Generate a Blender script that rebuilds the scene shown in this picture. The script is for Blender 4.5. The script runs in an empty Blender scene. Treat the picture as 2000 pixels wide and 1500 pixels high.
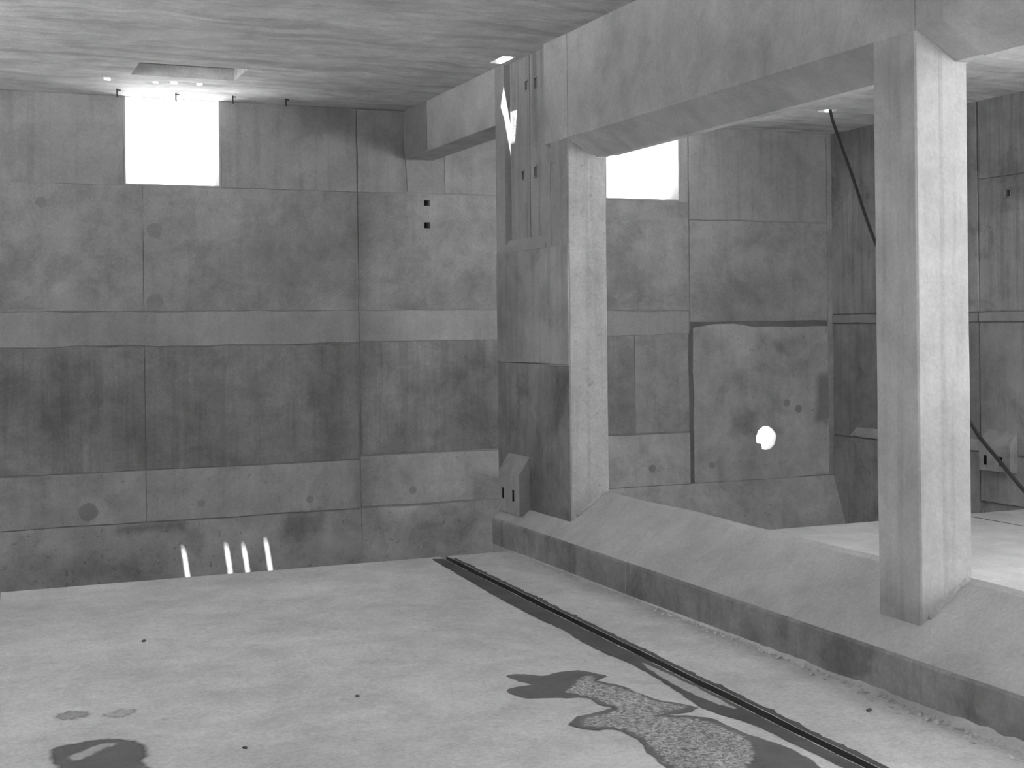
import bpy, bmesh, math, random
from mathutils import Vector, Matrix, noise as mnoise

random.seed(7)
sc = bpy.context.scene
C = sc.collection

# ---------------------------------------------------------------- camera
# eye at the origin, +Y runs down the basin, X to the right, floor 2.5 m below
YAW, ROLL = 0.398421537, -0.010859
F = Vector((math.sin(YAW), math.cos(YAW), 0))
R = Vector((math.cos(YAW), -math.sin(YAW), 0))
U = Vector((0, 0, 1))
R2 = R * math.cos(ROLL) + U * math.sin(ROLL)
U2 = -R * math.sin(ROLL) + U * math.cos(ROLL)
cam_data = bpy.data.cameras.new('camera')
cam = bpy.data.objects.new('camera', cam_data)
C.objects.link(cam)
m = Matrix.Identity(4)
for i in range(3):
    m[i][0] = R2[i]; m[i][1] = U2[i]; m[i][2] = -F[i]
cam.matrix_world = m
cam_data.sensor_width = 36.0
cam_data.lens = 36.0 * 2636.6 / 2000.0
cam_data.shift_y = -(750.0 - 635.3) / 2000.0
cam_data.clip_end = 500
sc.camera = cam

# ---------------------------------------------------------------- sky, sun, exposure
world = bpy.data.worlds.new('sky')
sc.world = world
world.use_nodes = True
bgn = world.node_tree.nodes['Background']
bgn.inputs[0].default_value = (0.86, 0.86, 0.86, 1)
bgn.inputs[1].default_value = 1.6

SUN_DIR = Vector((0.17, 0.18, -1.0))
sun_data = bpy.data.lights.new('sun', 'SUN')
sun_data.energy = 14.0
sun_data.angle = math.radians(0.25)
sun_data.color = (1, 1, 1)
sun = bpy.data.objects.new('sun', sun_data)
C.objects.link(sun)
sun.location = (0, 0, 30)
sun.rotation_euler = SUN_DIR.to_track_quat('-Z', 'Y').to_euler()

sc.view_settings.view_transform = 'Standard'
sc.view_settings.look = 'None'
sc.view_settings.gamma = 1.0
sc.view_settings.use_curve_mapping = False
sc.view_settings.exposure = 1.66
sc.cycles.use_denoising = True
sc.cycles.adaptive_threshold = 0.03
sc.cycles.max_bounces = 4
sc.cycles.diffuse_bounces = 4
sc.cycles.glossy_bounces = 2
sc.cycles.transmission_bounces = 0
sc.cycles.volume_bounces = 0

# ---------------------------------------------------------------- dimensions (metres)
H = 3.03            # ceiling
ZF = -2.5           # basin floor
ZT = -4.2           # trench bottom
YW = 18.1           # far wall
YE = 13.8           # end of the floor slab, trench beyond
YN = -2.5           # near end
XL = -2.6           # left wall
X0, X1 = 6.0, 6.44  # dividing row of columns
XR = 13.25          # right wall
ROOF_Y = -2.2        # the roof slab ends here, leaving an unseen gap added for sky light

# ---------------------------------------------------------------- materials
def nd(nt, t, **kw):
    n = nt.nodes.new(t)
    for k, v in kw.items():
        setattr(n, k, v)
    return n

def grey(v):
    return (v, v, v, 1)

def concrete(name, base, big=0.25, mid=0.18, fine=0.10, streak=0.0, drip=0.0, grain=None,
             blotch=0.0, pits=0.0, rough=0.85, bump=0.25, wet=0.0, obj=0.06, speck=0.0, seed=0.0, stains=()):
    mat = bpy.data.materials.new(name)
    mat.use_nodes = True
    nt = mat.node_tree
    b = nt.nodes['Principled BSDF']
    geo = nd(nt, 'ShaderNodeNewGeometry')
    add = nd(nt, 'ShaderNodeVectorMath', operation='ADD')
    nt.links.new(geo.outputs['Position'], add.inputs[0])
    add.inputs[1].default_value = (seed * 3.1, seed * 1.7, seed * 2.3)
    P = add.outputs[0]

    def noise(scale, detail=5, rough_=0.6, vec=None, dist=0.0):
        n = nd(nt, 'ShaderNodeTexNoise')
        n.inputs['Scale'].default_value = scale
        n.inputs['Detail'].default_value = detail
        n.inputs['Roughness'].default_value = rough_
        n.inputs['Distortion'].default_value = dist
        nt.links.new(vec if vec is not None else P, n.inputs['Vector'])
        return n.outputs['Fac']

    def stretch(sx, sy, sz):
        v = nd(nt, 'ShaderNodeVectorMath', operation='MULTIPLY')
        nt.links.new(P, v.inputs[0])
        v.inputs[1].default_value = (sx, sy, sz)
        return v.outputs[0]

    def remap(src, a, bb, c, d):
        r = nd(nt, 'ShaderNodeMapRange')
        r.inputs[1].default_value = a; r.inputs[2].default_value = bb
        r.inputs[3].default_value = c; r.inputs[4].default_value = d
        nt.links.new(src, r.inputs[0])
        return r.outputs[0]

    def mul(a, bb):
        mm = nd(nt, 'ShaderNodeMath', operation='MULTIPLY')
        nt.links.new(a, mm.inputs[0])
        if isinstance(bb, float):
            mm.inputs[1].default_value = bb
        else:
            nt.links.new(bb, mm.inputs[1])
        return mm.outputs[0]

    v = remap(noise(0.45, 2), 0.3, 0.7, 1 - big, 1 + big)
    v = mul(v, remap(noise(2.6, 5, 0.68, dist=0.3), 0.3, 0.7, 1 - mid, 1 + mid))
    v = mul(v, remap(noise(38, 2, 0.7), 0.25, 0.75, 1 - fine, 1 + fine))
    if streak:
        v = mul(v, remap(noise(1.0, 3, 0.6, stretch(9, 9, 0.5)), 0.48, 0.68, 1.0, 1 - streak))
    if drip:
        v = mul(v, remap(noise(1.0, 2, 0.6, stretch(26, 26, 0.9)), 0.55, 0.72, 1.0, 1 - drip))
    if grain:
        wn = nd(nt, 'ShaderNodeTexNoise')
        wn.inputs['Scale'].default_value = 0.7
        wn.inputs['Detail'].default_value = 3
        nt.links.new(P, wn.inputs['Vector'])
        wv = nd(nt, 'ShaderNodeVectorMath', operation='MULTIPLY_ADD')
        nt.links.new(wn.outputs['Color'], wv.inputs[0])
        wv.inputs[1].default_value = (1.5, 0.9, 0)
        nt.links.new(P, wv.inputs[2])
        P0, P = P, wv.outputs[0]
        v = mul(v, remap(noise(1.0, 7, 0.62, stretch(*grain), 0.4), 0.46, 0.70, 1.05, 0.72))
        v = mul(v, remap(noise(1.7, 4, 0.6, stretch(grain[0] * .5, grain[1] * .6, 1)), 0.52, 0.66, 1.0, 0.84))
        P = P0
    if blotch:
        v = mul(v, remap(noise(1.35, 4, 0.64, dist=0.5), 0.54, 0.64, 1.0, 1 - blotch))
    if pits:
        v = mul(v, remap(noise(11, 3, 0.7), 0.62, 0.70, 1.0, 1 - pits))
    if speck:
        v = mul(v, remap(noise(34, 7, 0.8, dist=0.8), 0.42, 0.58, 1 - speck, 1 + speck))
    if stains:
        wob = nd(nt, 'ShaderNodeTexNoise')
        wob.inputs['Scale'].default_value = 1.9
        wob.inputs['Detail'].default_value = 4
        wob.inputs['Roughness'].default_value = 0.7
        nt.links.new(geo.outputs['Position'], wob.inputs['Vector'])
        sub = nd(nt, 'ShaderNodeVectorMath', operation='SUBTRACT')
        nt.links.new(wob.outputs['Color'], sub.inputs[0])
        sub.inputs[1].default_value = (.5, .5, .5)
        for (xa, xb, za, zb, soft, amt, wig) in stains:
            sca = nd(nt, 'ShaderNodeVectorMath', operation='MULTIPLY_ADD')
            nt.links.new(sub.outputs[0], sca.inputs[0])
            sca.inputs[1].default_value = (wig, wig, wig)
            nt.links.new(geo.outputs['Position'], sca.inputs[2])
            sep = nd(nt, 'ShaderNodeSeparateXYZ')
            nt.links.new(sca.outputs[0], sep.inputs[0])
            msk = None
            for src, lo, hi in ((sep.outputs[0], xa, xb), (sep.outputs[2], za, zb)):
                e1 = remap(src, lo - soft, lo + soft, 0.0, 1.0)
                e2 = remap(src, hi - soft, hi + soft, 1.0, 0.0)
                k_ = mul(e1, e2)
                msk = k_ if msk is None else mul(msk, k_)
            v = mul(v, remap(msk, 0, 1, 1.0, 1.0 - amt))
    if obj:
        oi = nd(nt, 'ShaderNodeObjectInfo')
        v = mul(v, remap(oi.outputs['Random'], 0, 1, 1 - obj, 1 + obj))
    v = mul(v, float(base))
    comb = nd(nt, 'ShaderNodeCombineColor')
    for i in range(3):
        nt.links.new(v, comb.inputs[i])
    nt.links.new(comb.outputs[0], b.inputs['Base Color'])
    b.inputs['Roughness'].default_value = rough
    b.inputs['Specular IOR Level'].default_value = 0.25 + wet
    if bump:
        bp = nd(nt, 'ShaderNodeBump')
        bp.inputs['Strength'].default_value = bump
        bp.inputs['Distance'].default_value = 0.02
        nt.links.new(noise(14, 2, 0.7), bp.inputs['Height'])
        nt.links.new(bp.outputs[0], b.inputs['Normal'])
    return mat

def plain(name, v, rough=0.6, metal=0.0):
    mat = bpy.data.materials.new(name)
    mat.use_nodes = True
    nt = mat.node_tree
    b = nt.nodes['Principled BSDF']
    n = nd(nt, 'ShaderNodeTexNoise')
    n.inputs['Scale'].default_value = 60
    r = nd(nt, 'ShaderNodeMapRange')
    r.inputs[3].default_value = v * 0.75; r.inputs[4].default_value = v * 1.25
    nt.links.new(n.outputs['Fac'], r.inputs[0])
    cc = nd(nt, 'ShaderNodeCombineColor')
    for i in range(3):
        nt.links.new(r.outputs[0], cc.inputs[i])
    nt.links.new(cc.outputs[0], b.inputs['Base Color'])
    b.inputs['Roughness'].default_value = rough
    b.inputs['Metallic'].default_value = metal
    return mat

ST_SEAM = (5.22, 5.42, -2.6, 1.85, .10, .22, .12)
ST_TOP = [(4.5, 5.28, 2.62, 3.1, .10, .28, .5), (5.9, 6.1, 1.8, 2.6, .1, .15, .3), (0.2, 1.2, 2.2, 2.6, .2, .10, .8)]
ST_MID = [ST_SEAM, (6.0, 8.4, 0.22, 0.85, .25, .18, .8), (-1.5, 1.1, 0.25, 0.95, .25, .20, .9), (4.1, 5.2, 0.6, 1.5, .3, .12, .9),
          (2.5, 3.4, 0.7, 1.5, .3, .10, .8), (10.7, 12.4, 0.0, 0.7, .25, .16, .9)]
ST_DAMP = [ST_SEAM, (4.65, 5.12, -1.8, -0.2, .12, .22, .3), (-2.0, 1.7, -1.25, -0.2, .35, .26, .9), (2.0, 2.5, -1.9, -1.0, .15, .15, .5), (6.6, 7.4, -1.9, -0.3, .2, .15, .6)]
ST_LOW = [ST_SEAM, (6.9, 7.7, -2.55, -2.1, .12, .3, .5), (4.2, 4.75, -2.85, -2.5, .08, .35, .4), (2.0, 2.9, -2.66, -2.54, .05, .35, .25),
          (6.1, 7.6, -3.0, -2.6, .15, .25, .6), (0.4, 2.4, -3.3, -2.95, .12, .2, .6), (11.3, 11.8, -1.75, -1.4, .07, .3, .5), (12.9, 13.3, -1.6, -0.8, .06, .35, .25),
          (11.8, 12.6, -0.5, -0.2, .1, .22, .5), (10.7, 11.4, -0.5, -0.1, .12, .12, .6)]
M = {
    'wall':      concrete('concrete_wall', 0.375, big=0.16, mid=0.20, fine=0.12, streak=0.06, blotch=0.14, stains=ST_MID, obj=0.03),
    'wall_top':  concrete('concrete_wall_top_pour', 0.36, big=0.12, mid=0.12, streak=0.12, blotch=0.10, seed=2, stains=ST_TOP, obj=0.03),
    'wall_pale': concrete('concrete_pale_band', 0.41, big=0.15, mid=0.12, streak=0.08, seed=4, stains=[ST_SEAM], obj=0.0),
    'wall_damp': concrete('concrete_damp_pour', 0.325, big=0.18, mid=0.24, fine=0.12, streak=0.14, drip=0.10, blotch=0.14, seed=5, stains=ST_DAMP, obj=0.02),
    'wall_low':  concrete('concrete_low_pour', 0.47, big=0.15, mid=0.20, streak=0.08, pits=0.25, blotch=0.15, seed=7, stains=ST_LOW, obj=0.03),
    'wall_base': concrete('concrete_rough_base', 0.43, mid=0.24, pits=0.35, blotch=0.2, seed=8, stains=ST_LOW, obj=0.02),
    'backing':   concrete('concrete_joint', 0.33, seed=1),
    'ceiling':   concrete('board_marked_ceiling', 0.72, big=0.12, mid=0.16, grain=(0.45, 4.2, 4.2), blotch=0.12, seed=3, bump=0.2),
    'floor':     concrete('screeded_floor', 0.58, big=0.12, mid=0.15, fine=0.16, pits=0.15, bump=0.15, obj=0.0, seed=6),
    'floor2':    concrete('screeded_floor_streaked', 0.66, big=0.10, mid=0.13, bump=0.15, obj=0.0, seed=9),
    'ridge':     concrete('smooth_ridge_concrete', 0.49, big=0.10, mid=0.12, fine=0.12, blotch=0.10, bump=0.2, seed=10, obj=0.03),
    'crack':     concrete('dark_open_joint', 0.17, seed=26),
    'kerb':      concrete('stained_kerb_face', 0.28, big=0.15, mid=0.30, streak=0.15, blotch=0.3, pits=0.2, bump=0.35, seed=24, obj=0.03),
    'column':    concrete('column_concrete', 0.47, big=0.10, mid=0.16, streak=0.16, fine=0.08, seed=11, stains=[(5.9, 6.3, -2.3, -1.88, .10, .28, .35), (5.9, 6.05, 1.55, 1.85, .12, .15, .4)]),  # foot darkened for a stain and for contact shade on the ridge
    'column_worn_dimmed': concrete('worn_dimmed_column_concrete', 0.40, big=0.08, mid=0.16, streak=0.16, fine=0.12, pits=0.25, seed=29),  # worn and pitted; base also darkened to stand in for weaker light
    'beam':      concrete('beam_concrete', 0.50, big=0.14, mid=0.16, blotch=0.12, seed=12),
    'pier':      concrete('pier_concrete', 0.40, streak=0.14, drip=0.10, blotch=0.15, seed=13),
    'pier_low':  concrete('pier_concrete_damp', 0.27, streak=0.2, mid=0.25, blotch=0.3, seed=14),
    'patch':     concrete('dark_patch', 0.32, big=0.1, mid=0.12, seed=15),
    'right':     concrete('right_wall_concrete', 0.40, big=0.25, streak=0.22, drip=0.15, blotch=0.25, seed=16),
    'right_damp': concrete('right_wall_damp', 0.37, big=0.22, mid=0.2, streak=0.16, blotch=0.2, seed=17),
    'wet':       concrete('wet_concrete', 0.15, big=0.1, mid=0.2, rough=0.7, wet=-0.05, bump=0.1, obj=0.0, seed=18),
    'wetdark':   concrete('soaked_concrete', 0.10, big=0.1, mid=0.25, rough=0.65, wet=0.0, bump=0.1, obj=0.0, seed=27),
    'dryisland': concrete('drying_floor', 0.50, big=0.1, mid=0.15, fine=0.16, obj=0.0, seed=6),
    'smudge':    concrete('dirt_smudge', 0.46, big=0.1, mid=0.3, fine=0.2, obj=0.0, seed=28),
    'crust':     concrete('dried_scum', 0.37, big=0.1, mid=0.2, speck=0.6, fine=0.25, blotch=0.35, pits=0.4, rough=0.7, obj=0.0, seed=19),
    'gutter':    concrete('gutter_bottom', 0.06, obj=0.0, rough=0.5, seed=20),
    'rubble':    concrete('mortar_crumbs', 0.60, obj=0.0, seed=21),
    'ground':    concrete('pale_dry_ground', 0.72, big=0.1, obj=0.0, bump=0.0, seed=22),
    'chip':      concrete('dark_stone', 0.12, obj=0.0, seed=30),
    'rubber':    plain('black_rubber', 0.03, 0.55),
    'iron':      plain('dark_iron', 0.06, 0.6, 0.3),
    'timber':    concrete('grey_timber', 0.42, big=0.05, mid=0.1, streak=0.3, drip=0.2, seed=23),
}

# ---------------------------------------------------------------- mesh helpers
def link(name, me, mat, parent=None):
    o = bpy.data.objects.new(name, me)
    C.objects.link(o)
    if mat is not None and not me.materials:
        me.materials.append(M[mat] if isinstance(mat, str) else mat)
    if parent is not None:
        o.parent = parent
    return o

def tag(o, label, cat, group=None):
    o['label'] = label
    o['category'] = cat
    if group:
        o['group'] = group
    return o

def struct(o):
    o['kind'] = 'structure'
    return o

def empty(name, loc=(0, 0, 0)):
    o = bpy.data.objects.new(name, None)
    C.objects.link(o)
    o.empty_display_size = 0.2
    o.location = loc
    return o

def finish(bm, name):
    bmesh.ops.recalc_face_normals(bm, faces=bm.faces[:])
    me = bpy.data.meshes.new(name)
    bm.to_mesh(me)
    bm.free()
    return me

def bm_box(bm, x0, x1, y0, y1, z0, z1, bev=0.0):
    r = bmesh.ops.create_cube(bm, size=1.0)
    for v in r['verts']:
        v.co = Vector((x0 + (v.co.x + .5) * (x1 - x0), y0 + (v.co.y + .5) * (y1 - y0), z0 + (v.co.z + .5) * (z1 - z0)))
    if bev:
        es = list({e for v in r['verts'] for e in v.link_edges})
        bmesh.ops.bevel(bm, geom=es, offset=bev, segments=1, affect='EDGES')

def boxes(name, lst, mat, parent=None, bev=0.0):
    bm = bmesh.new()
    for b in lst:
        bm_box(bm, *b, bev=bev)
    return link(name, finish(bm, name), mat, parent)

AX = {'X': lambda a, b, t: (t, a, b), 'Y': lambda a, b, t: (a, t, b), 'Z': lambda a, b, t: (a, b, t)}

def rect(a0, a1, b0, b1):
    return [(a0, b0), (a1, b0), (a1, b1), (a0, b1)]

def circle(ca, cb, r, n=24, jit=0.0):
    return [(ca + (r + random.uniform(-jit, jit)) * math.cos(2 * math.pi * i / n),
             cb + (r + random.uniform(-jit, jit)) * math.sin(2 * math.pi * i / n)) for i in range(n)]

def plate_mesh(name, axis, outline, holes, t0, t1):
    """slab of constant thickness across `axis`, with holes cut right through"""
    to = AX[axis]
    bm = bmesh.new()
    rings = []
    edges = []
    for loop in [outline] + list(holes):
        vs = [bm.verts.new(to(a, b, t0)) for a, b in loop]
        for i in range(len(vs)):
            edges.append(bm.edges.new((vs[i], vs[(i + 1) % len(vs)])))
        rings.append(vs)
    bmesh.ops.triangle_fill(bm, edges=edges, use_beauty=True)
    front = bm.faces[:]
    mp = {}
    for vs in rings:
        for v in vs:
            c = v.co.copy()
            c['XYZ'.index(axis)] = t1
            mp[v] = bm.verts.new(c)
    for f in front:
        bm.faces.new([mp[v] for v in reversed(f.verts)])
    for vs in rings:
        for i in range(len(vs)):
            a, b = vs[i], vs[(i + 1) % len(vs)]
            bm.faces.new((a, b, mp[b], mp[a]))
    return finish(bm, name)

def plate(name, axis, outline, holes, t0, t1, mat, parent=None):
    return link(name, plate_mesh(name, axis, outline, holes, t0, t1), mat, parent)

def rough_outline(a0, a1, b0, b1, step=0.33, jit=0.008):
    pts = []
    cs = rect(a0, a1, b0, b1)
    for i in range(4):
        p, q = cs[i], cs[(i + 1) % 4]
        L = math.hypot(q[0] - p[0], q[1] - p[1])
        n = max(1, int(L / step))
        for k in range(n):
            t = k / n
            x = p[0] + (q[0] - p[0]) * t
            y = p[1] + (q[1] - p[1]) * t
            if k:
                if i % 2 == 0:
                    y += random.uniform(-jit, jit)
                else:
                    x += random.uniform(-jit, jit)
            pts.append((x, y))
    return pts

def panel(axis, side, base, a0, a1, b0, b1, mat, parent, proud=0.03, gap=0.002, jit=0.007, holes=(), name='wall_panel', outline=None):
    """one cast panel standing `proud` of the plane `base`, arrises chamfered, edges uneven"""
    ol = outline or rough_outline(a0 + gap, a1 - gap, b0 + gap, b1 - gap, jit=jit)
    t_back = base - side * 0.01
    t_front = base + side * proud
    if holes:
        return plate(name, axis, ol, holes, t_back, t_front, mat, parent)
    to = AX[axis]
    bm = bmesh.new()
    ca = sum(p[0] for p in ol) / len(ol)
    cb = sum(p[1] for p in ol) / len(ol)
    ch = min(0.005, proud * 0.5)
    def ring(t, inset):
        out = []
        for a, b in ol:
            ia = a - math.copysign(min(inset, abs(a - ca)), a - ca)
            ib = b - math.copysign(min(inset, abs(b - cb)), b - cb)
            out.append(bm.verts.new(to(ia, ib, t)))
        return out
    r0 = ring(t_back, 0)
    r1 = ring(t_front - side * ch, 0)
    r2 = ring(t_front, ch)
    n = len(ol)
    for A, B in ((r0, r1), (r1, r2)):
        for i in range(n):
            bm.faces.new((A[i], A[(i + 1) % n], B[(i + 1) % n], B[i]))
    bm.faces.new(r2)
    return link(name, finish(bm, name), mat, parent)

def prism(name, axis, prof, t0, t1, mat, parent=None):
    return plate(name, axis, prof, [], t0, t1, mat, parent)

def tube_mesh(name, pts, radii, n=10):
    bm = bmesh.new()
    rings = []
    prev = None
    for i, p in enumerate(pts):
        p = Vector(p)
        d = (Vector(pts[min(i + 1, len(pts) - 1)]) - Vector(pts[max(i - 1, 0)])).normalized()
        if prev is None:
            s = d.orthogonal().normalized()
        else:
            s = (prev - d * prev.dot(d)).normalized()
        prev = s
        t = d.cross(s)
        r = radii[i] if isinstance(radii, (list, tuple)) else radii
        rings.append([bm.verts.new(p + (s * math.cos(2 * math.pi * k / n) + t * math.sin(2 * math.pi * k / n)) * r) for k in range(n)])
    for a, b in zip(rings, rings[1:]):
        for k in range(n):
            bm.faces.new((a[k], a[(k + 1) % n], b[(k + 1) % n], b[k]))
    bm.faces.new(rings[0]); bm.faces.new(rings[-1])
    me = finish(bm, name)
    for f in me.polygons:
        f.use_smooth = len(f.vertices) == 4
    return me

def socket(axis, side, base, a, b, w, h, depth, parent, lip=0.012, mat='iron', lipmat='timber'):
    """small boxed-out square pocket: four lining boards and a back"""
    to = AX[axis]
    bm = bmesh.new()
    t0 = base + side * 0.004
    t1 = base - side * depth
    def bx(a0, a1, b0, b1, u, v):
        p, q = to(a0, b0, u), to(a1, b1, v)
        bm_box(bm, *[c for i in range(3) for c in (min(p[i], q[i]), max(p[i], q[i]))])
    bx(a - w / 2 - lip, a - w / 2, b - h / 2 - lip, b + h / 2 + lip, t0, t1)
    bx(a + w / 2, a + w / 2 + lip, b - h / 2 - lip, b + h / 2 + lip, t0, t1)
    bx(a - w / 2, a + w / 2, b - h / 2 - lip, b - h / 2, t0, t1)
    bx(a - w / 2, a + w / 2, b + h / 2, b + h / 2 + lip, t0, t1)
    o = link('socket_lining', finish(bm, 'socket_lining'), lipmat, parent)
    bm = bmesh.new()
    bx(a - w / 2 - lip, a + w / 2 + lip, b - h / 2 - lip, b + h / 2 + lip, t1, t1 - side * 0.01)
    link('socket_back', finish(bm, 'socket_back'), mat, o)
    return o

# ================================================================ THE SETTING
W1 = (2.175, 3.43, 1.873, 3.025)
W2 = (9.15, 10.435, 1.873, 3.025)
HOLE = (11.94, -1.82, 0.185)
SOCK = [(6.325, 1.745), (6.325, 1.43)]

# ---- far wall
def r4(w):
    return rect(*w)
outlet = circle(HOLE[0], HOLE[1], HOLE[2], 28, 0.010)
outlet = [(a + (.035 if i in (17, 18) else 0), b + (.03 if i in (17, 18) else 0)) for i, (a, b) in enumerate(outlet)]
wall_far = struct(plate('wall_far', 'Y', rect(XL - 0.3, XR + 0.4, ZT, H + 0.01),
                        [r4(W1), r4(W2), circle(HOLE[0], HOLE[1], HOLE[2] + 0.16, 28)]
                        + [rect(a - .055, a + .055, b - .055, b + .055) for a, b in SOCK],
                        YW, YW + 0.4, 'backing'))
def fp(x0, x1, z0, z1, mat, proud=0.03, **k):
    return panel('Y', -1, YW, x0, x1, z0, z1, mat, wall_far, proud=proud * 0.45, **k)
# top pour, between the windows
fp(XL, 2.175, 1.873, H, 'wall_top', 0.032, gap=0.0)
fp(3.43, 5.30, 1.873, H, 'wall_top', 0.034, gap=0.0)
fp(5.31, 6.00, 1.873, H, 'wall_top', 0.045)
fp(6.60, 9.15, 1.88, H, 'wall_top', 0.03)
fp(10.435, 10.58, 1.60, H, 'wall_top', 0.026, gap=0.002)
fp(10.59, XR, 1.60, H, 'wall_top', 0.034)
# second pour
fp(XL, 2.41, 0.235, 1.873, 'wall', 0.03)
fp(2.41, 5.31, 0.235, 1.873, 'wall', 0.031)
fp(5.31, 7.9, 0.235, 1.873, 'wall', 0.030, holes=[rect(a - .055, a + .055, b - .055, b + .055) for a, b in SOCK])
fp(7.9, 10.58, 0.20, 1.873, 'wall', 0.03, outline=rough_outline(7.906, 10.574, 0.206, 1.867))
fp(10.59, XR, 0.02, 1.59, 'wall', 0.033)
# pale narrow band
fp(XL, 5.31, -0.22, 0.228, 'wall_pale', 0.036, jit=0.014)
fp(5.31, 7.9, -0.20, 0.228, 'wall_pale', 0.034, jit=0.012)
fp(7.9, 10.57, -0.16, 0.19, 'wall_pale', 0.034, jit=0.02)
# damp pour
fp(XL, 2.41, -1.835, -0.23, 'wall_damp', 0.028)
fp(2.41, 5.30, -1.835, -0.23, 'wall_damp', 0.028)
fp(5.32, 7.9, -1.78, -0.21, 'wall_damp', 0.027)
fp(7.9, 9.62, -1.66, -0.17, 'wall_damp', 0.03)
fp(9.62, 10.56, -1.66, -0.17, 'wall', 0.026)
plate('open_joint', 'Y', rough_outline(10.555, 10.645, -2.46, -0.1, step=.12, jit=.014), [], YW - .006, YW + .01, 'crack', wall_far)
plate('open_joint', 'Y', rough_outline(10.60, 13.15, -0.14, 0.05, step=.2, jit=.016), [], YW - .005, YW + .01, 'crack', wall_far)
fp(13.13, XR - .004, -2.45, H - .06, 'wall', 0.075, jit=.003)
ro = rough_outline(10.635, XR - 0.006, -2.46, -0.07, jit=0.012)
ro = [(a, b + (0.05 if 10.7 < a < 11.5 and b > -0.2 else 0)) for a, b in ro]
fp(10.6, XR, -2.46, -0.07, 'wall_low', 0.05, holes=[outlet], outline=ro)
# pour above the base
fp(XL, 2.41, -2.515, -1.845, 'wall_low', 0.034)
fp(2.41, 5.31, -2.515, -1.845, 'wall_low', 0.036)
fp(5.31, 7.9, -2.50, -1.80, 'wall_low', 0.034)
fp(7.9, 10.57, -2.47, -1.68, 'wall_low', 0.032)
# rough base
fp(XL, 5.32, ZT, -2.525, 'wall_base', 0.03)
fp(5.32, 8.0, ZT, -2.525, 'wall_base', 0.031)
# sloping apron below the wall of the right-hand bay
apron = prism('wall_apron', 'X', [(YW + .01, -2.47), (YW - .020, -2.47), (YW - .75, ZT), (YW + .01, ZT)], 8.01, XR, 'wall_low', wall_far)
# filled tie holes
for (x, z, r) in [(1.153, 1.626, .07), (2.557, 1.293, .10), (2.547, .354, .11), (4.013, .37, .05), (4.57, .383, .06),
                  (6.095, .393, .06), (6.109, 1.585, .055), (4.598, 1.573, .06), (3.998, 1.574, .05), (1.684, -2.339, .12),
                  (6.072, -2.308, .055), (4.59, -2.349, .05), (3.122, -2.315, .05), (9.9, -2.2, .06), (10.95, -2.2, .055),
                  (12.33, -1.28, .06), (12.55, -1.38, .065)]:
    pr = 0.0235 if x > 10.6 else 0.0165
    plate('tie_hole_patch', 'Y', circle(x, z, r, 20, r * .07), [], YW - pr - 0.002, YW - pr + 0.012, 'patch', wall_far)
for a, b in SOCK:
    socket('Y', -1, YW - 0.0135, a, b, 0.085, 0.085, 0.16, wall_far)
# darker pad under the lintel seat
plate('bearing_pad', 'Y', [(6.04, 1.90), (6.52, 1.88), (6.57, 2.0), (6.60, 2.335), (6.02, 2.335)], [], YW - 0.012, YW, 'patch', wall_far)

# ---- windows: bare concrete reveals
def window(name, w):
    x0, x1, z0, z1 = w
    e = struct(empty(name, ((x0 + x1) / 2, YW + .2, z0)))
    t = 0.025
    for (a, b, c, d, n) in ((x0, x0 + t, z0, z1, 'reveal'), (x1 - t, x1, z0, z1, 'reveal'), (x0 + t, x1 - t, z0, z0 + t, 'sill')):
        o = boxes(n, [(a, b, YW - .012, YW + .4, c, d)], 'wall_pale', None)
        o.parent = e
        o.matrix_parent_inverse = Matrix.Translation(e.location).inverted()
    return e
window('window_1', W1)
window('window_2', W2)

# ---- right wall
wall_right = struct(plate('wall_right', 'X', rect(YN, YW + 0.4, ZT, H + 0.01), [rect(14.17 - .06, 14.17 + .06, 1.71 - .06, 1.71 + .06), rect(1.8, 5.0, -1.2, 2.2), rect(6.5, 9.7, -1.2, 2.2)], XR, XR + 0.35, 'right'))  # two large unseen openings, added to light the right-hand bay
def rp(y0, y1, z0, z1, mat, proud=0.03, **k):
    return panel('X', -1, XR, y0, y1, z0, z1, mat, wall_right, proud=proud, **k)
RS = [(14.74, YW - 0.03), (13.28, 14.72), (10.7, 13.27)]
for k, (a, b) in enumerate(RS):
    if k == 1:
        rp(a, b, 1.95, H, 'right', 0.03)
        rp(a, b, 0.12, 1.94, 'right', 0.018, holes=[rect(14.17 - .06, 14.17 + .06, 1.71 - .06, 1.71 + .06)])
    else:
        rp(a, b, 0.12, H, 'right', 0.03 + .004 * (k % 2))
    rp(a, b, -0.02, 0.11, 'wall_pale', 0.045, jit=0.004)
    rp(a, b, -1.82, -0.03, 'right_damp', 0.026 + .004 * (k % 2))
    rp(a, b, ZT if a > YE else ZF, -1.83, 'right_damp', 0.04)
rp(14.66, 17.6, -1.80, -1.65, 'wall_low', 0.055, outline=[(14.66, -1.81), (17.25, -1.81), (17.62, -1.80), (17.45, -1.66), (14.66, -1.65)], name='wall_ledge')
socket('X', -1, XR - 0.018, 14.17, 1.71, 0.09, 0.09, 0.16, wall_right)

# ---- left and near walls (behind the camera)
# unseen row of high windows, added and sized to light the left bay
LEFT_OPEN = [rect(0.9 + 2.35 * k, 2.55 + 2.35 * k, 1.55, 3.025) for k in range(7)]
wall_left = struct(plate('wall_left', 'X', rect(YN, YW + 0.4, ZT, H + 0.01), LEFT_OPEN, XL - 0.3, XL, 'wall'))
wall_near = struct(plate('wall_near', 'Y', rect(XL - 0.3, XR + 0.35, ZT, H + 0.01),
                         [rect(6.9, 12.9, -1.2, 2.5)], YN - 0.35, YN, 'wall'))  # unseen opening, added and sized to brighten the column's near face

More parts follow.
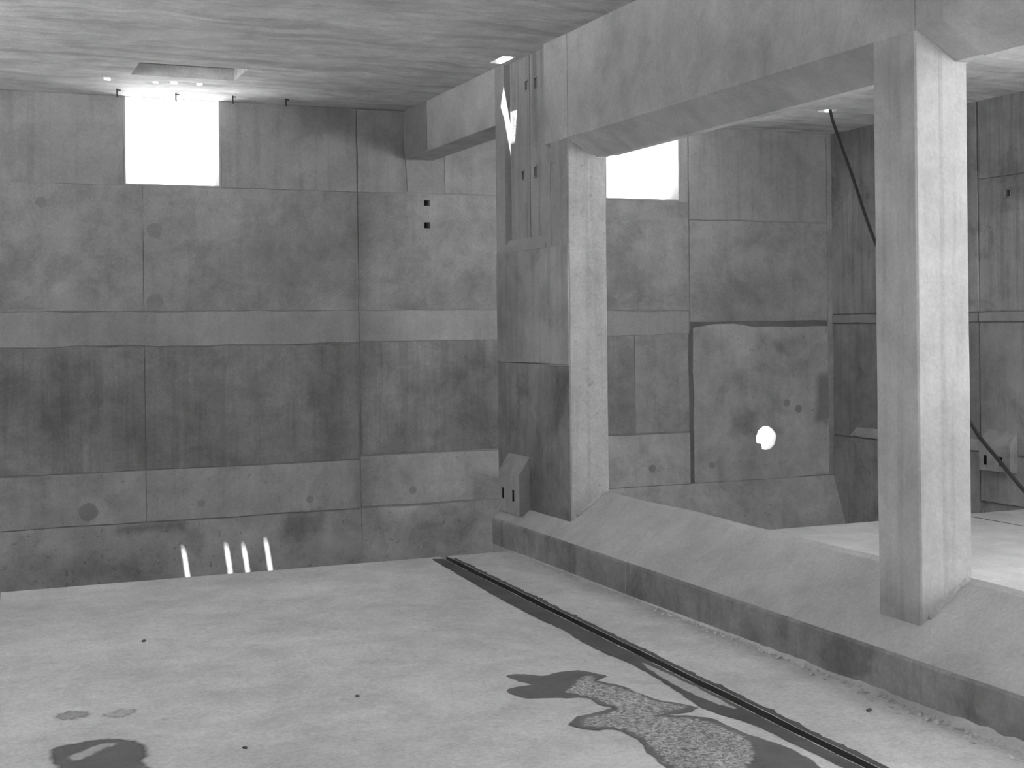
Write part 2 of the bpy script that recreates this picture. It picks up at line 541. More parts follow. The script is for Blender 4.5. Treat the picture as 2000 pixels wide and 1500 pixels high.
# ---- ceiling
SLOT = (5.83, 5.985, 14.03, 14.45)
RODH = (11.73, 16.1, 0.135)
HATCH = (2.08, 3.31, 15.75, 16.54)
def bore(x, y_top, w, L):
    # narrow round-ended slot through the slab, cut along the sun's slope
    ox, oy = -0.17 * .14, -0.18 * .14
    n = 6
    end = [(x + w * math.cos(math.pi * i / n), y_top + .012 * math.sin(math.pi * i / n)) for i in range(n + 1)]
    return end + [(x - w + ox, y_top - L + oy), (x + w + ox, y_top - L + oy)]
SUNH = []
for x, zt, L in ((2.87, -2.90, .15), (3.435, -2.90, .085), (3.665, -2.92, .15), (3.965, -2.87, .15)):
    drop = H - zt
    SUNH.append((x - 0.17 * drop, YW - .013 - 0.18 * drop - .012, 0.040, L))
ceiling = struct(plate('ceiling', 'Z', rect(XL - 0.3, XR + 0.35, ROOF_Y, YW + 0.4),
                       [rect(9.4, 10.35, 4.7, 5.65), rect(*HATCH), rect(*SLOT), circle(*RODH[:2], RODH[2], 24)] + [bore(*q) for q in SUNH],  # first hole is an unseen skylight, added to light the right-hand bay
                       H, H + 0.14, 'ceiling'))
boxes('hatch_box', [(HATCH[0] - .1, HATCH[0], HATCH[2] - .1, HATCH[3] + .1, H + .14, H + .62), (HATCH[1], HATCH[1] + .1, HATCH[2] - .1, HATCH[3] + .1, H + .14, H + .62),
                    (HATCH[0], HATCH[1], HATCH[2] - .1, HATCH[2], H + .14, H + .62), (HATCH[0], HATCH[1], HATCH[3], HATCH[3] + .1, H + .14, H + .62),
                    (HATCH[0] - .1, HATCH[1] + .1, HATCH[2] - .1, HATCH[3] + .1, H + .62, H + .70)], 'wall', ceiling)
def collar(name, cx, cy, r0, r1, z0, z1, mat, parent, n=24):
    return plate(name, 'Z', circle(cx, cy, r1, n), [circle(cx, cy, r0, n)], z0, z1, mat, parent)
collar('sun_block_collar', RODH[0], RODH[1], RODH[2] + .001, RODH[2] + .06, H + .13, H + 1.0, 'wall_pale', ceiling)  # collar added above the hole to keep sun off the hose top
boxes('slot_sun_trim', [(SLOT[0] - .1, SLOT[0], SLOT[2] - .1, SLOT[3] + .1, H + .14, H + .55), (SLOT[1], SLOT[1] + .1, SLOT[2] - .1, SLOT[3] + .1, H + .14, H + .55),
                       (SLOT[0], SLOT[1], SLOT[2] - .1, SLOT[2], H + .14, H + .55), (SLOT[0], SLOT[1], SLOT[3], SLOT[3] + .1, H + .14, H + .55)], 'wall_pale', ceiling)  # raised rim added above the roof to trim the slot's sun patch

# ---- floor: two slabs with gutters, the trench below their far end
floor = struct(boxes('floor', [(XL - .3, XR + .35, YN, YW + .4, ZT - .3, ZT)], 'wall_base'))
def gut(y):
    return 4.76 + (y - 6.2) * 0.027
def floor_slab(name, xa, xb, mat, hollow_left=None):
    """slab between two edge functions of y"""
    n = 60
    bm = bmesh.new()
    rows = []
    for i in range(n + 1):
        y = YN + (YE - YN) * i / n
        rows.append((y, xa(y), xb(y)))
    top, bot = [], []
    nx = 6
    for y, a, b in rows:
        top.append([bm.verts.new((a + (b - a) * k / nx, y, ZF + (random.uniform(-.002, .002) if 0 < k < nx else 0))) for k in range(nx + 1)])
        bot.append([bm.verts.new((a + (b - a) * k / nx, y, ZT)) for k in (0, nx)])
    for i in range(n):
        for k in range(nx):
            bm.faces.new((top[i][k], top[i][k + 1], top[i + 1][k + 1], top[i + 1][k]))
        bm.faces.new((top[i][0], top[i + 1][0], bot[i + 1][0], bot[i][0]))
        bm.faces.new((top[i][nx], bot[i][1], bot[i + 1][1], top[i + 1][nx]))
    for i in (0, n):
        bm.faces.new(top[i] + [bot[i][1], bot[i][0]])
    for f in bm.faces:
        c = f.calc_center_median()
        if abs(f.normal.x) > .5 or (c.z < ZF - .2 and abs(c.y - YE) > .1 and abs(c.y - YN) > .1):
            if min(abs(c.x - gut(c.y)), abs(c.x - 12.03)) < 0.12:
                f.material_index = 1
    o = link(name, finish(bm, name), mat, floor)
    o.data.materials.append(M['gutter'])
    return o
def jg(amp, f, s):
    return lambda y: amp * mnoise.noise(Vector((y * f, s, 0.3)))
jl, jr = jg(.012, 3.5, 1.0), jg(.012, 3.0, 9.0)
floor_slab('floor_slab', lambda y: max(XL, 0.47 - 0.055 * (13.7 - y) + 0.01 * mnoise.noise(Vector((y, 5, 5)))), lambda y: gut(y) - 0.03 + jl(y), 'floor')
floor_slab('floor_slab', lambda y: gut(y) + 0.045 + jr(y), lambda y: 5.80, 'floor')
floor_slab('floor_slab', lambda y: X1 - 0.02, lambda y: 12.02, 'floor2')
floor_slab('floor_slab', lambda y: 12.05 + jl(y) * .5, lambda y: XR, 'floor2')
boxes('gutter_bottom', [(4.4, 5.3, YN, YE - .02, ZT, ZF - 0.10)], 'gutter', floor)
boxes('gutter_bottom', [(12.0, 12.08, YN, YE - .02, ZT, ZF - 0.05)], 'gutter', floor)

# ================================================================ THE DIVIDING ROW
def ridge_z(x):
    P = [(5.78, -2.205), (6.385, -1.762), (6.44, -1.752)]
    for (a, za), (b, zb) in zip(P, P[1:]):
        if x <= b:
            return za + (zb - za) * (x - a) / (b - a)
    return P[-1][1]

ridge = tag(empty('divider_ridge', (6.1, 6.0, ZF)), 'long sloping concrete ridge with upright kerb dividing the two floors', 'ridge')
def ridge_segment(y0, y1, dx, rough, stop=None):
    bm = bmesh.new()
    n = max(2, int((y1 - y0) / 0.16))
    rows = []
    for i in range(n + 1):
        y = y0 + (y1 - y0) * i / n
        w = mnoise.noise(Vector((y * 0.9, 3.3, 0)))
        w2 = mnoise.noise(Vector((y * 4.0, 7.7, 0)))
        prof = [(5.78, ZF - 0.3, 0), (5.78, ZF, 0), (5.78, -2.35, .5), (5.78, -2.222, .3), (5.795, -2.2, .2), (5.95, ridge_z(5.95), .3), (6.12, ridge_z(6.12), .3),
                (6.28, ridge_z(6.28), .4), (6.36, ridge_z(6.36), .8), (6.42, -1.757, 1.0), (6.44, -1.785, .8), (6.44, ZF - .3, 0)]
        if stop:
            prof = [(min(x, stop), min(z, ridge_z(stop)) if x >= stop else z, k if x < stop else 0) for x, z, k in prof]
        row = []
        for x, z, k in prof:
            ex = dx + k * rough * (0.006 * mnoise.noise(Vector((y * 6, x * 9, z * 9))))
            ez = k * rough * (0.018 * w + 0.007 * w2) if z > -2.1 else k * 0.006 * w2
            row.append(bm.verts.new((x + ex - 6.1, y - 6.0, z + ez - ZF)))
        rows.append(row)
    m_ = len(rows[0])
    for a, b in zip(rows, rows[1:]):
        for k in range(m_ - 1):
            bm.faces.new((a[k], a[k + 1], b[k + 1], b[k]))
    bm.faces.new(rows[0]); bm.faces.new(rows[-1])
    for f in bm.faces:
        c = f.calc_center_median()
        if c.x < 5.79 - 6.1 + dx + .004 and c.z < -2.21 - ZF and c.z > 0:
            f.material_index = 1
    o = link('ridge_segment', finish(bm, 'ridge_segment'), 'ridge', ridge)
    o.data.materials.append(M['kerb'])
    return o
cuts = [YN + .02, 1.0, 4.6, 8.86, 11.1, 13.16, 14.37]
for k in range(6):
    ridge_segment(cuts[k], cuts[k + 1] - (0.001 if k < 4 else 0), (0.0, .002, -.001, .002, 0, 0)[k], 1.0, stop=(5.986 if k == 5 else None))

def base_fillet():
    bm = bmesh.new()
    rows = []
    n = 230
    for i in range(n + 1):
        y = 4.0 + 9.5 * i / n
        near = max(0.0, min(1.0, (11.0 - y) / 5.5))
        a = .5 + .5 * mnoise.noise(Vector((y * 2.2, 1.1, 4.0)))
        b = .5 + .5 * mnoise.noise(Vector((y * 9.0, 6.1, 4.0)))
        w = 0.012 + near * (0.02 + 0.10 * a * b + .03 * b)
        h = 0.008 + near * (0.01 + 0.07 * a * (0.4 + b))
        c = Vector((5.778 - 6.1, y - 6.0, 0))
        row = [c + Vector((.03, 0, -.02)), c + Vector((.012, 0, h)), c + Vector((-w * .3, 0, h * (.35 + .3 * b))), c + Vector((-w * .7, 0, h * .22 * (a + b))), c + Vector((-w, 0, .001)), c + Vector((-w, 0, -.02))]
        rows.append([bm.verts.new(p_) for p_ in row])
    for p_, q_ in zip(rows, rows[1:]):
        for k in range(6):
            bm.faces.new((p_[k], p_[(k + 1) % 6], q_[(k + 1) % 6], q_[k]))
    bm.faces.new(rows[0]); bm.faces.new(rows[-1])
    link('mortar_fillet', finish(bm, 'mortar_fillet'), 'rubble', ridge)
base_fillet()

# ---- columns
def column(y0, y1, label, mat='column'):
    e = tag(empty('concrete_column', (6.22, (y0 + y1) / 2, ridge_z(6.22))), label, 'column')
    bm = bmesh.new()
    # outline in plan with small chamfers; top follows the haunched beam, foot follows the ridge
    c = 0.012
    plan = [(X0, y0 + c), (X0 + c, y0), (6.195, y0 + .002), (6.225, y0 - .003), (6.34, y0 - .003), (X1 - c, y0 - .001), (X1, y0 + c), (X1, y1 - c), (X1 - c, y1), (X0 + c, y1), (X0, y1 - c)]
    def top(x):
        return 1.945 - max(0, min(x, 6.34) - 6.0) * (0.2 / 0.34)
    n = 16
    rows = []
    for i in range(n + 1):
        t = i / n
        row = []
        for k, (x, y) in enumerate(plan):
            zb = ridge_z(max(x, 5.8)) - 0.03
            zt = top(x) + 0.004
            z = zb + (zt - zb) * t
            j = 0.003
            row.append(bm.verts.new((x + j * mnoise.noise(Vector((k * 3.1, z * 1.5, y0))) - e.location.x,
                                     y + j * mnoise.noise(Vector((k * 5.1, z * 1.5, y0 + 3))) - e.location.y, z - e.location.z)))
        rows.append(row)
    m_ = len(plan)
    for a, b in zip(rows, rows[1:]):
        for k in range(m_):
            bm.faces.new((a[k], a[(k + 1) % m_], b[(k + 1) % m_], b[k]))
    bm.faces.new(rows[0]); bm.faces.new(rows[-1])
    link('shaft', finish(bm, 'shaft'), mat, e)
    # mortar fillet where the foot meets the ridge on the near side
    bm = bmesh.new()
    n = 12
    A, B, D = [], [], []
    for i in range(n + 1):
        x = X0 + 0.06 + (X1 - 0.1 - X0) * i / n
        w = 0.018 + 0.022 * (0.5 + 0.5 * math.sin(i * 1.3))
        A.append(bm.verts.new((x - e.location.x, y0 + .01 - e.location.y, ridge_z(x) + .035 - e.location.z)))
        B.append(bm.verts.new((x - e.location.x, y0 - w - e.location.y, ridge_z(x) + .004 - e.location.z)))
        D.append(bm.verts.new((x - e.location.x, y0 + .01 - e.location.y, ridge_z(x) - .03 - e.location.z)))
    for i in range(n):
        bm.faces.new((A[i], A[i + 1], B[i + 1], B[i])); bm.faces.new((B[i], B[i + 1], D[i + 1], D[i])); bm.faces.new((D[i], D[i + 1], A[i + 1], A[i]))
    bm.faces.new((A[0], B[0], D[0])); bm.faces.new((A[n], B[n], D[n]))
    link('foot_fillet', finish(bm, 'foot_fillet'), 'column', e)
    return e
column(7.262, 7.708, 'tall square concrete column in the foreground, brightly lit on its near face')
column(12.71, 13.16, 'farther square concrete column at the end of the wall with the slot', 'column_worn_dimmed')

# ---- haunched beam over the row
beam = tag(empty('haunched_beam', (6.22, 6.0, H)), 'deep concrete beam with chamfered underside running over the two columns', 'beam')
def beam_part(name, prof, y0, y1, mat, n=1):
    o = prism(name, 'Y', prof, y0, y1, mat, beam)
    o.matrix_parent_inverse = Matrix.Translation(beam.location).inverted()
    return o
BP = [(X0, H + .01), (X0, 1.945), (6.34, 1.745), (X1, 1.745), (X1, H + .01)]
BPn = [(X0, H + .01), (X0, 1.945), (6.34, 1.745), (X1, 1.745), (X1, H + .01)]
BPr = [(X0 + .006, H + .01), (X0 + .006, 1.953), (6.338, 1.757), (X1, 1.757), (X1, H + .01)]
beam_part('beam_segment', BP, ROOF_Y, 6.985, 'beam')
beam_part('beam_joint', BPr, 6.985, 7.262, 'beam')
beam_part('beam_segment', BPn, 7.262, 12.45, 'beam')
beam_part('beam_joint', BPr, 12.45, 12.71, 'beam')
beam_part('beam_segment', BP, 12.71, 13.29, 'beam')

# ---- end pier with its gate slot
pier = tag(empty('gate_pier', (6.22, 13.9, ZF)), 'concrete end pier with a tall recessed slot of upright boards near the ceiling', 'pier')
def pp(o):
    o.parent = pier
    o.matrix_parent_inverse = Matrix.Translation(pier.location).inverted()
    return o
SK = [(13.72, 1.706), (14.065, 1.70), (13.695, 2.69), (13.95, 2.70)]
pp(boxes('pier_body', [(X0, X1, 13.16, 14.69, ZF - .3, -0.43), (X0 + .002, X1, 13.16, 14.69, -0.42, 0.86), (6.02, X1, 13.16, 14.69, -.45, -.40)], 'pier'))
pp(boxes('slot_groove', [(6.12, 6.22, 14.42, 14.48, 0.98, H)], 'pier_low'))
pp(boxes('slot_back', [(6.22, X1, 13.29, 14.69, 0.86, H)], 'backing'))
pp(plate('slot_jamb', 'Z', [(6.22, 14.69), (X0, 14.69), (X0, 14.55), (6.03, 14.49), (6.12, 14.475), (6.22, 14.475)], [], 0.86, H, 'wall_pale'))
pp(plate('slot_jamb', 'Z', [(6.22, 13.16), (X0, 13.16), (X0, 13.28), (6.22, 13.30)], [], 0.86, 1.74, 'pier'))
pp(plate('slot_sill', 'Y', [(X0 - .004, 0.84), (X0 - .004, 0.885), (6.08, 0.985), (6.22, 0.985), (6.22, 0.84)], [], 13.28, 14.60, 'wall_pale'))
for (a, b, t) in ((13.305, 13.865, 6.082), (13.875, 14.425, 6.08)):
    hs = [rect(y - .05, y + .05, z - .065, z + .065) for y, z in SK if a < y - .05 and y + .05 < b]
    pp(plate('slot_board', 'X', rough_outline(a, b, 0.96, H, jit=0.003), hs, t, 6.22, 'timber'))
for k, (y, z) in enumerate(SK):
    for n_ in (0,):
        before = set(bpy.data.objects)
        socket('X', -1, 6.078, y, z, 0.07, 0.10, 0.13, None)
        for o in set(bpy.data.objects) - before:
            if o.parent is None:
                pp(o)
# damp lower cladding of the pier
pp(panel('X', -1, X0, 12.725, 14.685, -2.4, -0.43, 'pier_low', None, proud=0.012, name='damp_cladding'))
pp(panel('X', -1, X0, 12.725, 14.685, -0.425, 0.84, 'pier', None, proud=0.011, name='cladding'))

# ---- lintel between pier and far wall
lintel = tag(empty('lintel_beam', (6.22, 16.4, 2.35)), 'short concrete lintel spanning from the slotted pier to the far wall', 'beam')
def lp(o):
    o.parent = lintel
    o.matrix_parent_inverse = Matrix.Translation(lintel.location).inverted()
lp(boxes('lintel_body', [(X0, X1, 14.69, YW, 2.35, H)], 'beam', bev=0.01))
lp(boxes('dark_patch', [(X0 - .006, X0 + .02, 17.12, YW - .05, 2.36, H - .005)], 'patch'))  # darker strip over the lintel's far end

# ---- gate blocks (nibs with two square pockets)
def gate_block(x_face, side, y0, y1, ztop, zbot, label):
    """side = -1: block stands out towards -X from the plane x_face"""
    e = tag(empty('gate_block', (x_face, (y0 + y1) / 2, zbot)), label, 'block', 'gate blocks')
    d = 0.13
    xf = x_face + side * d
    prof = [(x_face - side * .005, zbot), (xf, zbot), (xf, ztop - 0.19), (x_face, ztop), (x_face - side * .005, ztop)]
    ys = [y0 + (y1 - y0) * .30, y0 + (y1 - y0) * .80]
    zs = -1.91
    # body split around the pockets: top, bottom and three uprights
    bm = bmesh.new()
    def pr(prof_, ya, yb):
        vs0 = [bm.verts.new((x - e.location.x, ya - e.location.y, z - e.location.z)) for x, z in prof_]
        vs1 = [bm.verts.new((x - e.location.x, yb - e.location.y, z - e.location.z)) for x, z in prof_]
        n = len(prof_)
        for i in range(n):
            bm.faces.new((vs0[i], vs0[(i + 1) % n], vs1[(i + 1) % n], vs1[i]))
        bm.faces.new(vs0); bm.faces.new(list(reversed(vs1)))
    z0, z1 = zs - .065, zs + .065
    xi = x_face - side * .005
    pr([(xi, z1), (xf, z1), (xf, ztop - .19), (x_face, ztop), (xi, ztop)], y0, y1)
    pr([(xi, zbot), (xf, zbot), (xf, z0), (xi, z0)], y0, y1)
    hw = .032
    for a, b in ((y0, ys[0] - hw), (ys[0] + hw, ys[1] - hw), (ys[1] + hw, y1)):
        pr([(xi, z0), (xf, z0), (xf, z1), (xi, z1)], a, b)
    link('block_body', finish(bm, 'block_body'), 'pier', e)
    for y in ys:
        ya, yb, za, zb = y - hw - e.location.y, y + hw - e.location.y, z0 - e.location.z, z1 - e.location.z
        xa, xb = sorted((side * (d - .006), 0))
        boxes('pocket_shade_lining', [(-.018, .012, ya, yb, za, zb), (xa, xb, ya, ya + .006, za, zb), (xa, xb, yb - .006, yb, za, zb),
                                (xa, xb, ya, yb, za, za + .006), (xa, xb, ya, yb, zb - .006, zb)], 'iron', e)  # dark lining stands in for the shade inside the pockets
    return e
gate_block(X0 - .012, -1, 13.76, 14.36, -1.47, -2.12, 'small concrete block with two square pockets at the foot of the slotted pier')
gate_block(XR - .026, -1, 14.03, 14.62, -1.49, -2.05, 'small concrete block with two square pockets low on the right wall')

# ---- fittings
hooks = [(2.04, 17.58), (2.78, 17.66), (3.50, 17.61), (4.20, 17.6)]
hl = ['bent iron hook under the ceiling left of the window', 'bent iron hook under the ceiling above the middle of the window',
      'bent iron hook under the ceiling at the right edge of the window', 'bent iron hook under the ceiling farthest right of the window']
for (x, y), lab in zip(hooks, hl):
    e = empty('ceiling_hook', (x, y, H))
    tag(e, lab, 'hook', 'hooks in the ceiling above the window')
    link('stem', tube_mesh('stem', [(0, 0, .02), (0, 0, -.09), (.01, 0, -.105)], .009, 8), 'iron', e)
    link('bent_foot', tube_mesh('bent_foot', [(-.004, 0, -.016), (.02, 0, -.016), (.045, 0, -.016)], .008, 8), 'iron', e)

hose_pts = [(11.80, 16.12, 4.2), (11.79, 16.11, 3.4), (11.781, 16.1, 3.022), (11.676, 15.75, 2.552), (11.549, 15.3, 1.995), (11.364, 14.6, 1.068), (11.224, 13.9, .319),
            (11.103, 13.1, -.551), (10.955, 12.3, -1.256), (10.846, 11.8, -1.562), (10.735, 11.3, -1.844), (10.57, 10.7, -2.125), (10.405, 10.2, -2.302),
            (10.2, 9.6, -2.42), (9.95, 8.9, -2.472), (9.6, 8.1, -2.478), (9.2, 7.4, -2.478)]
def smooth(pts, k=6):
    out = []
    P = [Vector(p) for p in pts]
    for i in range(len(P) - 1):
        p0 = P[max(i - 1, 0)]; p1 = P[i]; p2 = P[i + 1]; p3 = P[min(i + 2, len(P) - 1)]
        for j in range(k):
            t = j / k
            out.append(0.5 * ((2 * p1) + (-p0 + p2) * t + (2 * p0 - 5 * p1 + 4 * p2 - p3) * t * t + (-p0 + 3 * p1 - 3 * p2 + p3) * t ** 3))
    out.append(P[-1])
    return out
tag(link('hose', tube_mesh('hose', smooth(hose_pts), 0.022, 10), 'rubber'), 'black hose hanging from the round ceiling hole and sagging to the floor', 'hose')

# ---- wet marks and crumbs on the floor
def film(name, pts, h, mat, label=None, cat=None, jit=0.0, parent=None, z=ZF + .0015, edge=0.03, sm_=True):
    """thin skin of water or dirt: its cover fades out over a narrow margin"""
    n = len(pts)
    if sm_:
        sm = []
        for i in range(n):
            p0, p1, p2, p3 = (Vector(pts[(i + q) % n]) for q in (-1, 0, 1, 2))
            for t in (0, .34, .67):
                sm.append(0.5 * ((2 * p1) + (-p0 + p2) * t + (2 * p0 - 5 * p1 + 4 * p2 - p3) * t * t + (-p0 + 3 * p1 - 3 * p2 + p3) * t ** 3))
        pts = sm
        n = len(pts)
    P = []
    for i in range(n):
        a, b = Vector(pts[i]), Vector(pts[(i + 1) % n])
        k = max(1, int((b - a).length / 0.04))
        for j in range(k):
            q = a.lerp(b, j / k)
            if jit:
                q = q + Vector((mnoise.noise(Vector((q.x * 14, q.y * 10, 1))) + .5 * mnoise.noise(Vector((q.x * 40, q.y * 25, 3))),
                                mnoise.noise(Vector((q.x * 14, q.y * 10, 7))) + .5 * mnoise.noise(Vector((q.x * 40, q.y * 25, 9))))) * jit
            P.append(q)
    n = len(P)
    area = sum(P[i].x * P[(i + 1) % n].y - P[(i + 1) % n].x * P[i].y for i in range(n))
    sg = 1 if area > 0 else -1
    bm = bmesh.new()
    lay = bm.verts.layers.float_color.new('cover')
    o_, i_ = [], []
    for k in range(n):
        t = (P[(k + 2) % n] - P[(k - 2) % n])
        t = t.normalized() if t.length > 1e-6 else Vector((1, 0))
        nrm = Vector((t.y, -t.x)) * sg
        v1 = bm.verts.new((P[k].x + nrm.x * edge * .5, P[k].y + nrm.y * edge * .5, z)); v1[lay] = (0, 0, 0, 1)
        v2 = bm.verts.new((P[k].x - nrm.x * edge * .5, P[k].y - nrm.y * edge * .5, z + h)); v2[lay] = (1, 1, 1, 1)
        o_.append(v1); i_.append(v2)
    es = [bm.edges.new((i_[k], i_[(k + 1) % n])) for k in range(n)]
    bmesh.ops.triangle_fill(bm, edges=es, use_beauty=True)
    for k in range(n):
        bm.faces.new((o_[k], o_[(k + 1) % n], i_[(k + 1) % n], i_[k]))
    for f in bm.faces:
        f.normal_update()
        if f.normal.z < 0:
            f.normal_flip()
    me = bpy.data.meshes.new(name)
    bm.to_mesh(me)
    bm.free()
    o = link(name, me, mat, parent)
    if label:
        tag(o, label, cat)
    return o

def make_film_material(key, ragged=0.35, most=1.0):
    nt = M[key].node_tree
    out = next(n for n in nt.nodes if n.type == 'OUTPUT_MATERIAL')
    b = nt.nodes['Principled BSDF']
    at = nd(nt, 'ShaderNodeAttribute', attribute_name='cover')
    nz = nd(nt, 'ShaderNodeTexNoise')
    geo = nd(nt, 'ShaderNodeNewGeometry')
    nt.links.new(geo.outputs['Position'], nz.inputs['Vector'])
    nz.inputs['Scale'].default_value = 30
    nz.inputs['Detail'].default_value = 4
    sub = nd(nt, 'ShaderNodeMath', operation='MULTIPLY_ADD')
    nt.links.new(nz.outputs['Fac'], sub.inputs[0])
    sub.inputs[1].default_value = -ragged * 2
    nt.links.new(at.outputs['Fac'], sub.inputs[2])
    mr = nd(nt, 'ShaderNodeMapRange')
    mr.interpolation_type = 'SMOOTHSTEP'
    nt.links.new(sub.outputs[0], mr.inputs[0])
    mr.inputs[1].default_value = -ragged
    mr.inputs[2].default_value = 0.75 - ragged
    mr.inputs[4].default_value = most
    mx = nd(nt, 'ShaderNodeMixShader')
    tr = nd(nt, 'ShaderNodeBsdfTransparent')
    nt.links.new(mr.outputs[0], mx.inputs[0])
    nt.links.new(tr.outputs[0], mx.inputs[1])
    nt.links.new(b.outputs[0], mx.inputs[2])
    nt.links.new(mx.outputs[0], out.inputs['Surface'])
for key, rg, mo in (('wet', .2, 1.0), ('wetdark', .2, 1.0), ('crust', .3, .9), ('smudge', .45, .8), ('dryisland', .3, .9)):
    make_film_material(key, rg, mo)
PUD = [(3.673, 8.87), (3.76, 8.907), (3.902, 8.777), (4.02, 8.816), (4.2, 8.81), (4.279, 8.678), (4.301, 8.559), (4.193, 8.504), (4.293, 8.308), (4.299, 8.133), (4.34, 7.92), (4.396, 7.813), (4.493, 7.636), (4.348, 7.564), (4.227, 7.582), (4.429, 7.414), (4.453, 7.21), (4.465, 7.043), (4.50, 6.886), (4.53, 6.786), (4.54, 6.604), (4.53, 6.415), (4.42, 6.1), (4.2, 5.7), (3.85, 5.8), (3.731, 6.526), (3.735, 6.765), (3.765, 6.953), (3.813, 7.123), (3.824, 7.34), (3.777, 7.454), (3.667, 7.481), (3.595, 7.585), (3.603, 7.677), (3.719, 7.769), (3.98, 7.85), (3.947, 7.97), (3.934, 8.151), (3.764, 8.217), (3.578, 8.304), (3.528, 8.452), (3.538, 8.547), (3.626, 8.592), (3.743, 8.596), (3.694, 8.708)]
puddle = film('puddle', PUD, 0.002, 'wet', 'dark irregular wet patch spreading across the floor beside the gutter', 'puddle', 0.02)
CRU = [(3.88, 8.33), (3.98, 8.42), (4.12, 8.6), (4.22, 8.62), (4.17, 8.42), (4.27, 8.24), (4.28, 8.07), (4.32, 7.87), (4.39, 7.72), (4.42, 7.65), (4.25, 7.61), (4.16, 7.55), (4.36, 7.40), (4.41, 7.15), (4.42, 7.0), (4.36, 6.8), (4.25, 6.6), (4.08, 6.42), (3.98, 6.1), (3.9, 6.0), (3.78, 6.55), (3.775, 6.77), (3.80, 6.94), (3.85, 7.12), (3.86, 7.34), (3.80, 7.48), (3.70, 7.52), (3.66, 7.6), (3.74, 7.71), (4.0, 7.79), (4.0, 7.97), (3.97, 8.15)]
film('dried_scum', CRU, 0.0015, 'crust', jit=0.03, edge=.07, parent=puddle, z=ZF + .0036)
damp = film('damp_patch', [(0.583, 8.423), (0.656, 8.54), (0.806, 8.559), (0.979, 8.5), (1.052, 8.357), (1.072, 8.24), (1.015, 8.069), (1.012, 7.729), (0.874, 7.61), (0.659, 7.892), (0.574, 8.222)],
     0.002, 'wet', 'rounded damp patch with a dry island on the floor in the near left corner', 'puddle', 0.04, edge=.10)
film('dry_island', [(0.66, 8.27), (0.72, 8.36), (0.82, 8.46), (0.90, 8.47), (0.91, 8.41), (0.83, 8.36), (0.76, 8.27), (0.70, 8.22)], 0.0012, 'dryisland', jit=0.03, edge=.06, parent=damp, z=ZF + .0036)
film('floor_smudge', [(0.655, 9.2), (0.70, 9.26), (0.75, 9.27), (0.82, 9.22), (0.83, 9.17), (0.76, 9.12), (0.69, 9.14)], 0.001, 'smudge', 'faint dark smudge on the floor left of its twin, behind the damp patch', 'smudge', 0.03, edge=.10)
film('floor_smudge', [(0.945, 9.08), (1.0, 9.14), (1.06, 9.18), (1.12, 9.16), (1.10, 9.08), (1.04, 9.02)], 0.001, 'smudge', 'faint dark smudge on the floor right of its twin, behind the damp patch', 'smudge', 0.03, edge=.10)
SL = [(4.80, 13.70), (4.737, 12.643), (4.677, 11.673), (4.651, 11.003), (4.636, 10.415), (4.654, 10.045), (4.611, 9.572), (4.607, 9.207), (4.636, 8.766), (4.6, 8.313), (4.56, 7.946), (4.51, 7.595), (4.558, 7.379), (4.614, 7.171), (4.62, 6.735), (4.62, 6.464), (4.62, 6.1), (4.6, 5.4)]
ISL = [(4.715, 8.8), (4.735, 8.3), (4.72, 7.79), (4.70, 7.5), (4.64, 7.756), (4.635, 8.224)]
right_edge = [(gut(y) - .045, y) for y in [5.4 + i * 0.25 for i in range(34)]]
film('wet_strip', right_edge + SL, 0.0005, 'wetdark', 'long dark wet strip along the left lip of the gutter', 'wet mark', jit=.012, edge=.03, sm_=False)
strip = bpy.data.objects['wet_strip']
film('dry_island', ISL, 0.0012, 'dryisland', jit=0.012, edge=.03, parent=strip, z=ZF + .0026)
fr = [(gut(y) + .053 + jr(y), y) for y in [5.4 + i * 0.06 for i in range(138)]]
to_ = [(x + .03 + .05 * abs(mnoise.noise(Vector((y * 9, 2, 2)))) + random.uniform(0, .012), y) for x, y in fr]
film('wet_fringe', fr + list(reversed(to_)), 0.0005, 'wetdark', 'ragged thin damp fringe along the right lip of the gutter', 'wet mark', edge=.012, sm_=False)

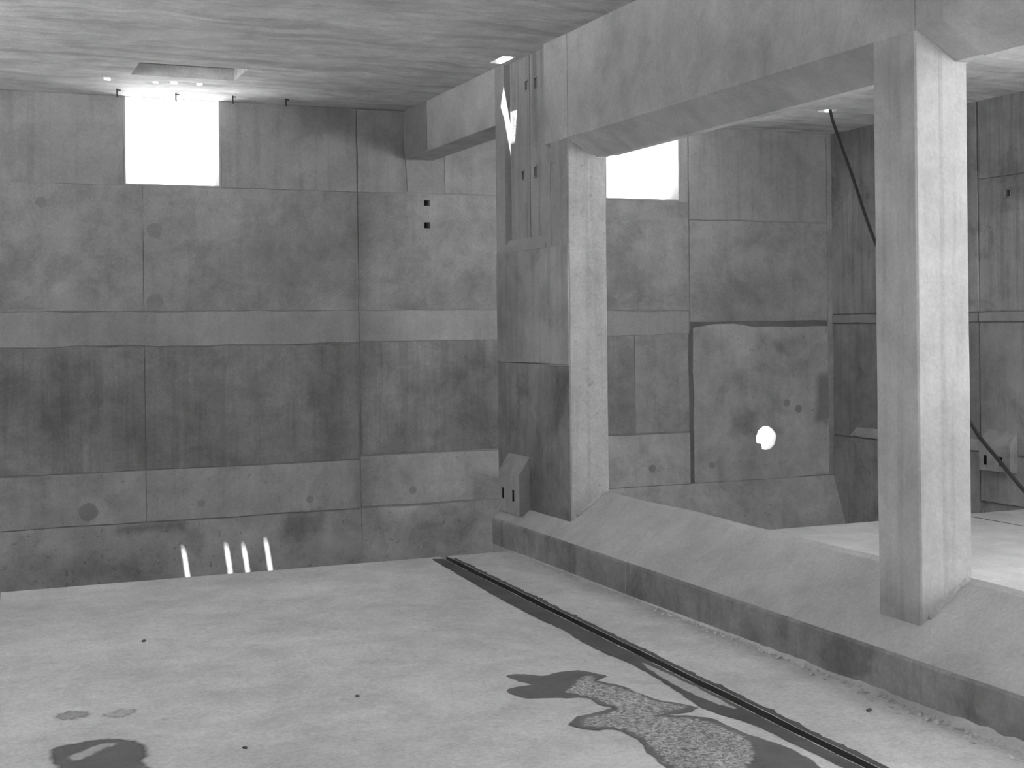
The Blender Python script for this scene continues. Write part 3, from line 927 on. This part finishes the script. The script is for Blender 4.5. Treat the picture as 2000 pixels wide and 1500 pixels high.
def crumbs(name, spots, mat):
    bm = bmesh.new()
    for x, y, z, r in spots:
        mt = Matrix.Translation((x, y, z)) @ Matrix.Rotation(random.uniform(0, 6.28), 4, 'Z') @ Matrix.Diagonal((r * random.uniform(.7, 1.6), r * random.uniform(.7, 1.4), r * random.uniform(.4, .9), 1))
        res = bmesh.ops.create_icosphere(bm, subdivisions=1, radius=1.0, matrix=mt)
        for v in res['verts']:
            v.co += Vector((random.uniform(-1, 1), random.uniform(-1, 1), random.uniform(-1, 1))) * r * .22
    o = link(name, finish(bm, name), mat)
    o['kind'] = 'stuff'
    return o
sp = []
for i in range(420):
    y = 4.5 + random.random() ** 1.4 * 8.5
    near = max(0.2, 1.0 - (y - 5) / 7)
    r = random.uniform(.006, .026) * (0.5 + near * .7)
    sp.append((5.765 - abs(random.gauss(0, .07 * (0.4 + near))), y, ZF + r * .2, r))
tag(crumbs('mortar_crumbs', sp, 'rubble'), 'scatter of broken mortar crumbs along the foot of the kerb', 'rubble')

def chip(x, y, r, label):
    bm = bmesh.new()
    mt = Matrix.Translation((x, y, ZF + r * .45)) @ Matrix.Rotation(x * 7, 4, 'Z') @ Matrix.Diagonal((r * 1.7, r, r * .6, 1))
    res = bmesh.ops.create_icosphere(bm, subdivisions=2, radius=1.0, matrix=mt)
    for v in res['verts']:
        v.co += mnoise.noise_vector(v.co * 30) * r * .3
    for v in res['verts']:
        v.co.z = max(v.co.z, ZF + .0002)
    tag(link('stone_chip', finish(bm, 'stone_chip'), 'chip'), label, 'stone', 'loose chips on the floor')
CHIPS = [(1.451, 11.115, .015, 'small dark stone chip lying farthest left on the open floor'),
         (2.555, 8.838, .012, 'small dark stone chip on the open floor left of the wet patch'),
         (1.625, 8.027, .013, 'small dark stone chip at the near edge of the floor, right of the damp patch'),
         (5.45, 7.107, .016, 'small dark stone chip on the strip between gutter and kerb')]
for a_ in CHIPS:
    chip(*a_)

# ---- ground outside
g = boxes('ground', [(-60, 75, YW + .42, 95, -3.0, -2.7), (-60, 75, -80, YN - .37, -3.0, -2.7), (-60, XL - .32, YN - .37, YW + .42, -3.0, -2.7), (XR + .37, 75, YN - .37, YW + .42, -3.0, -2.7)], 'ground')
struct(g)
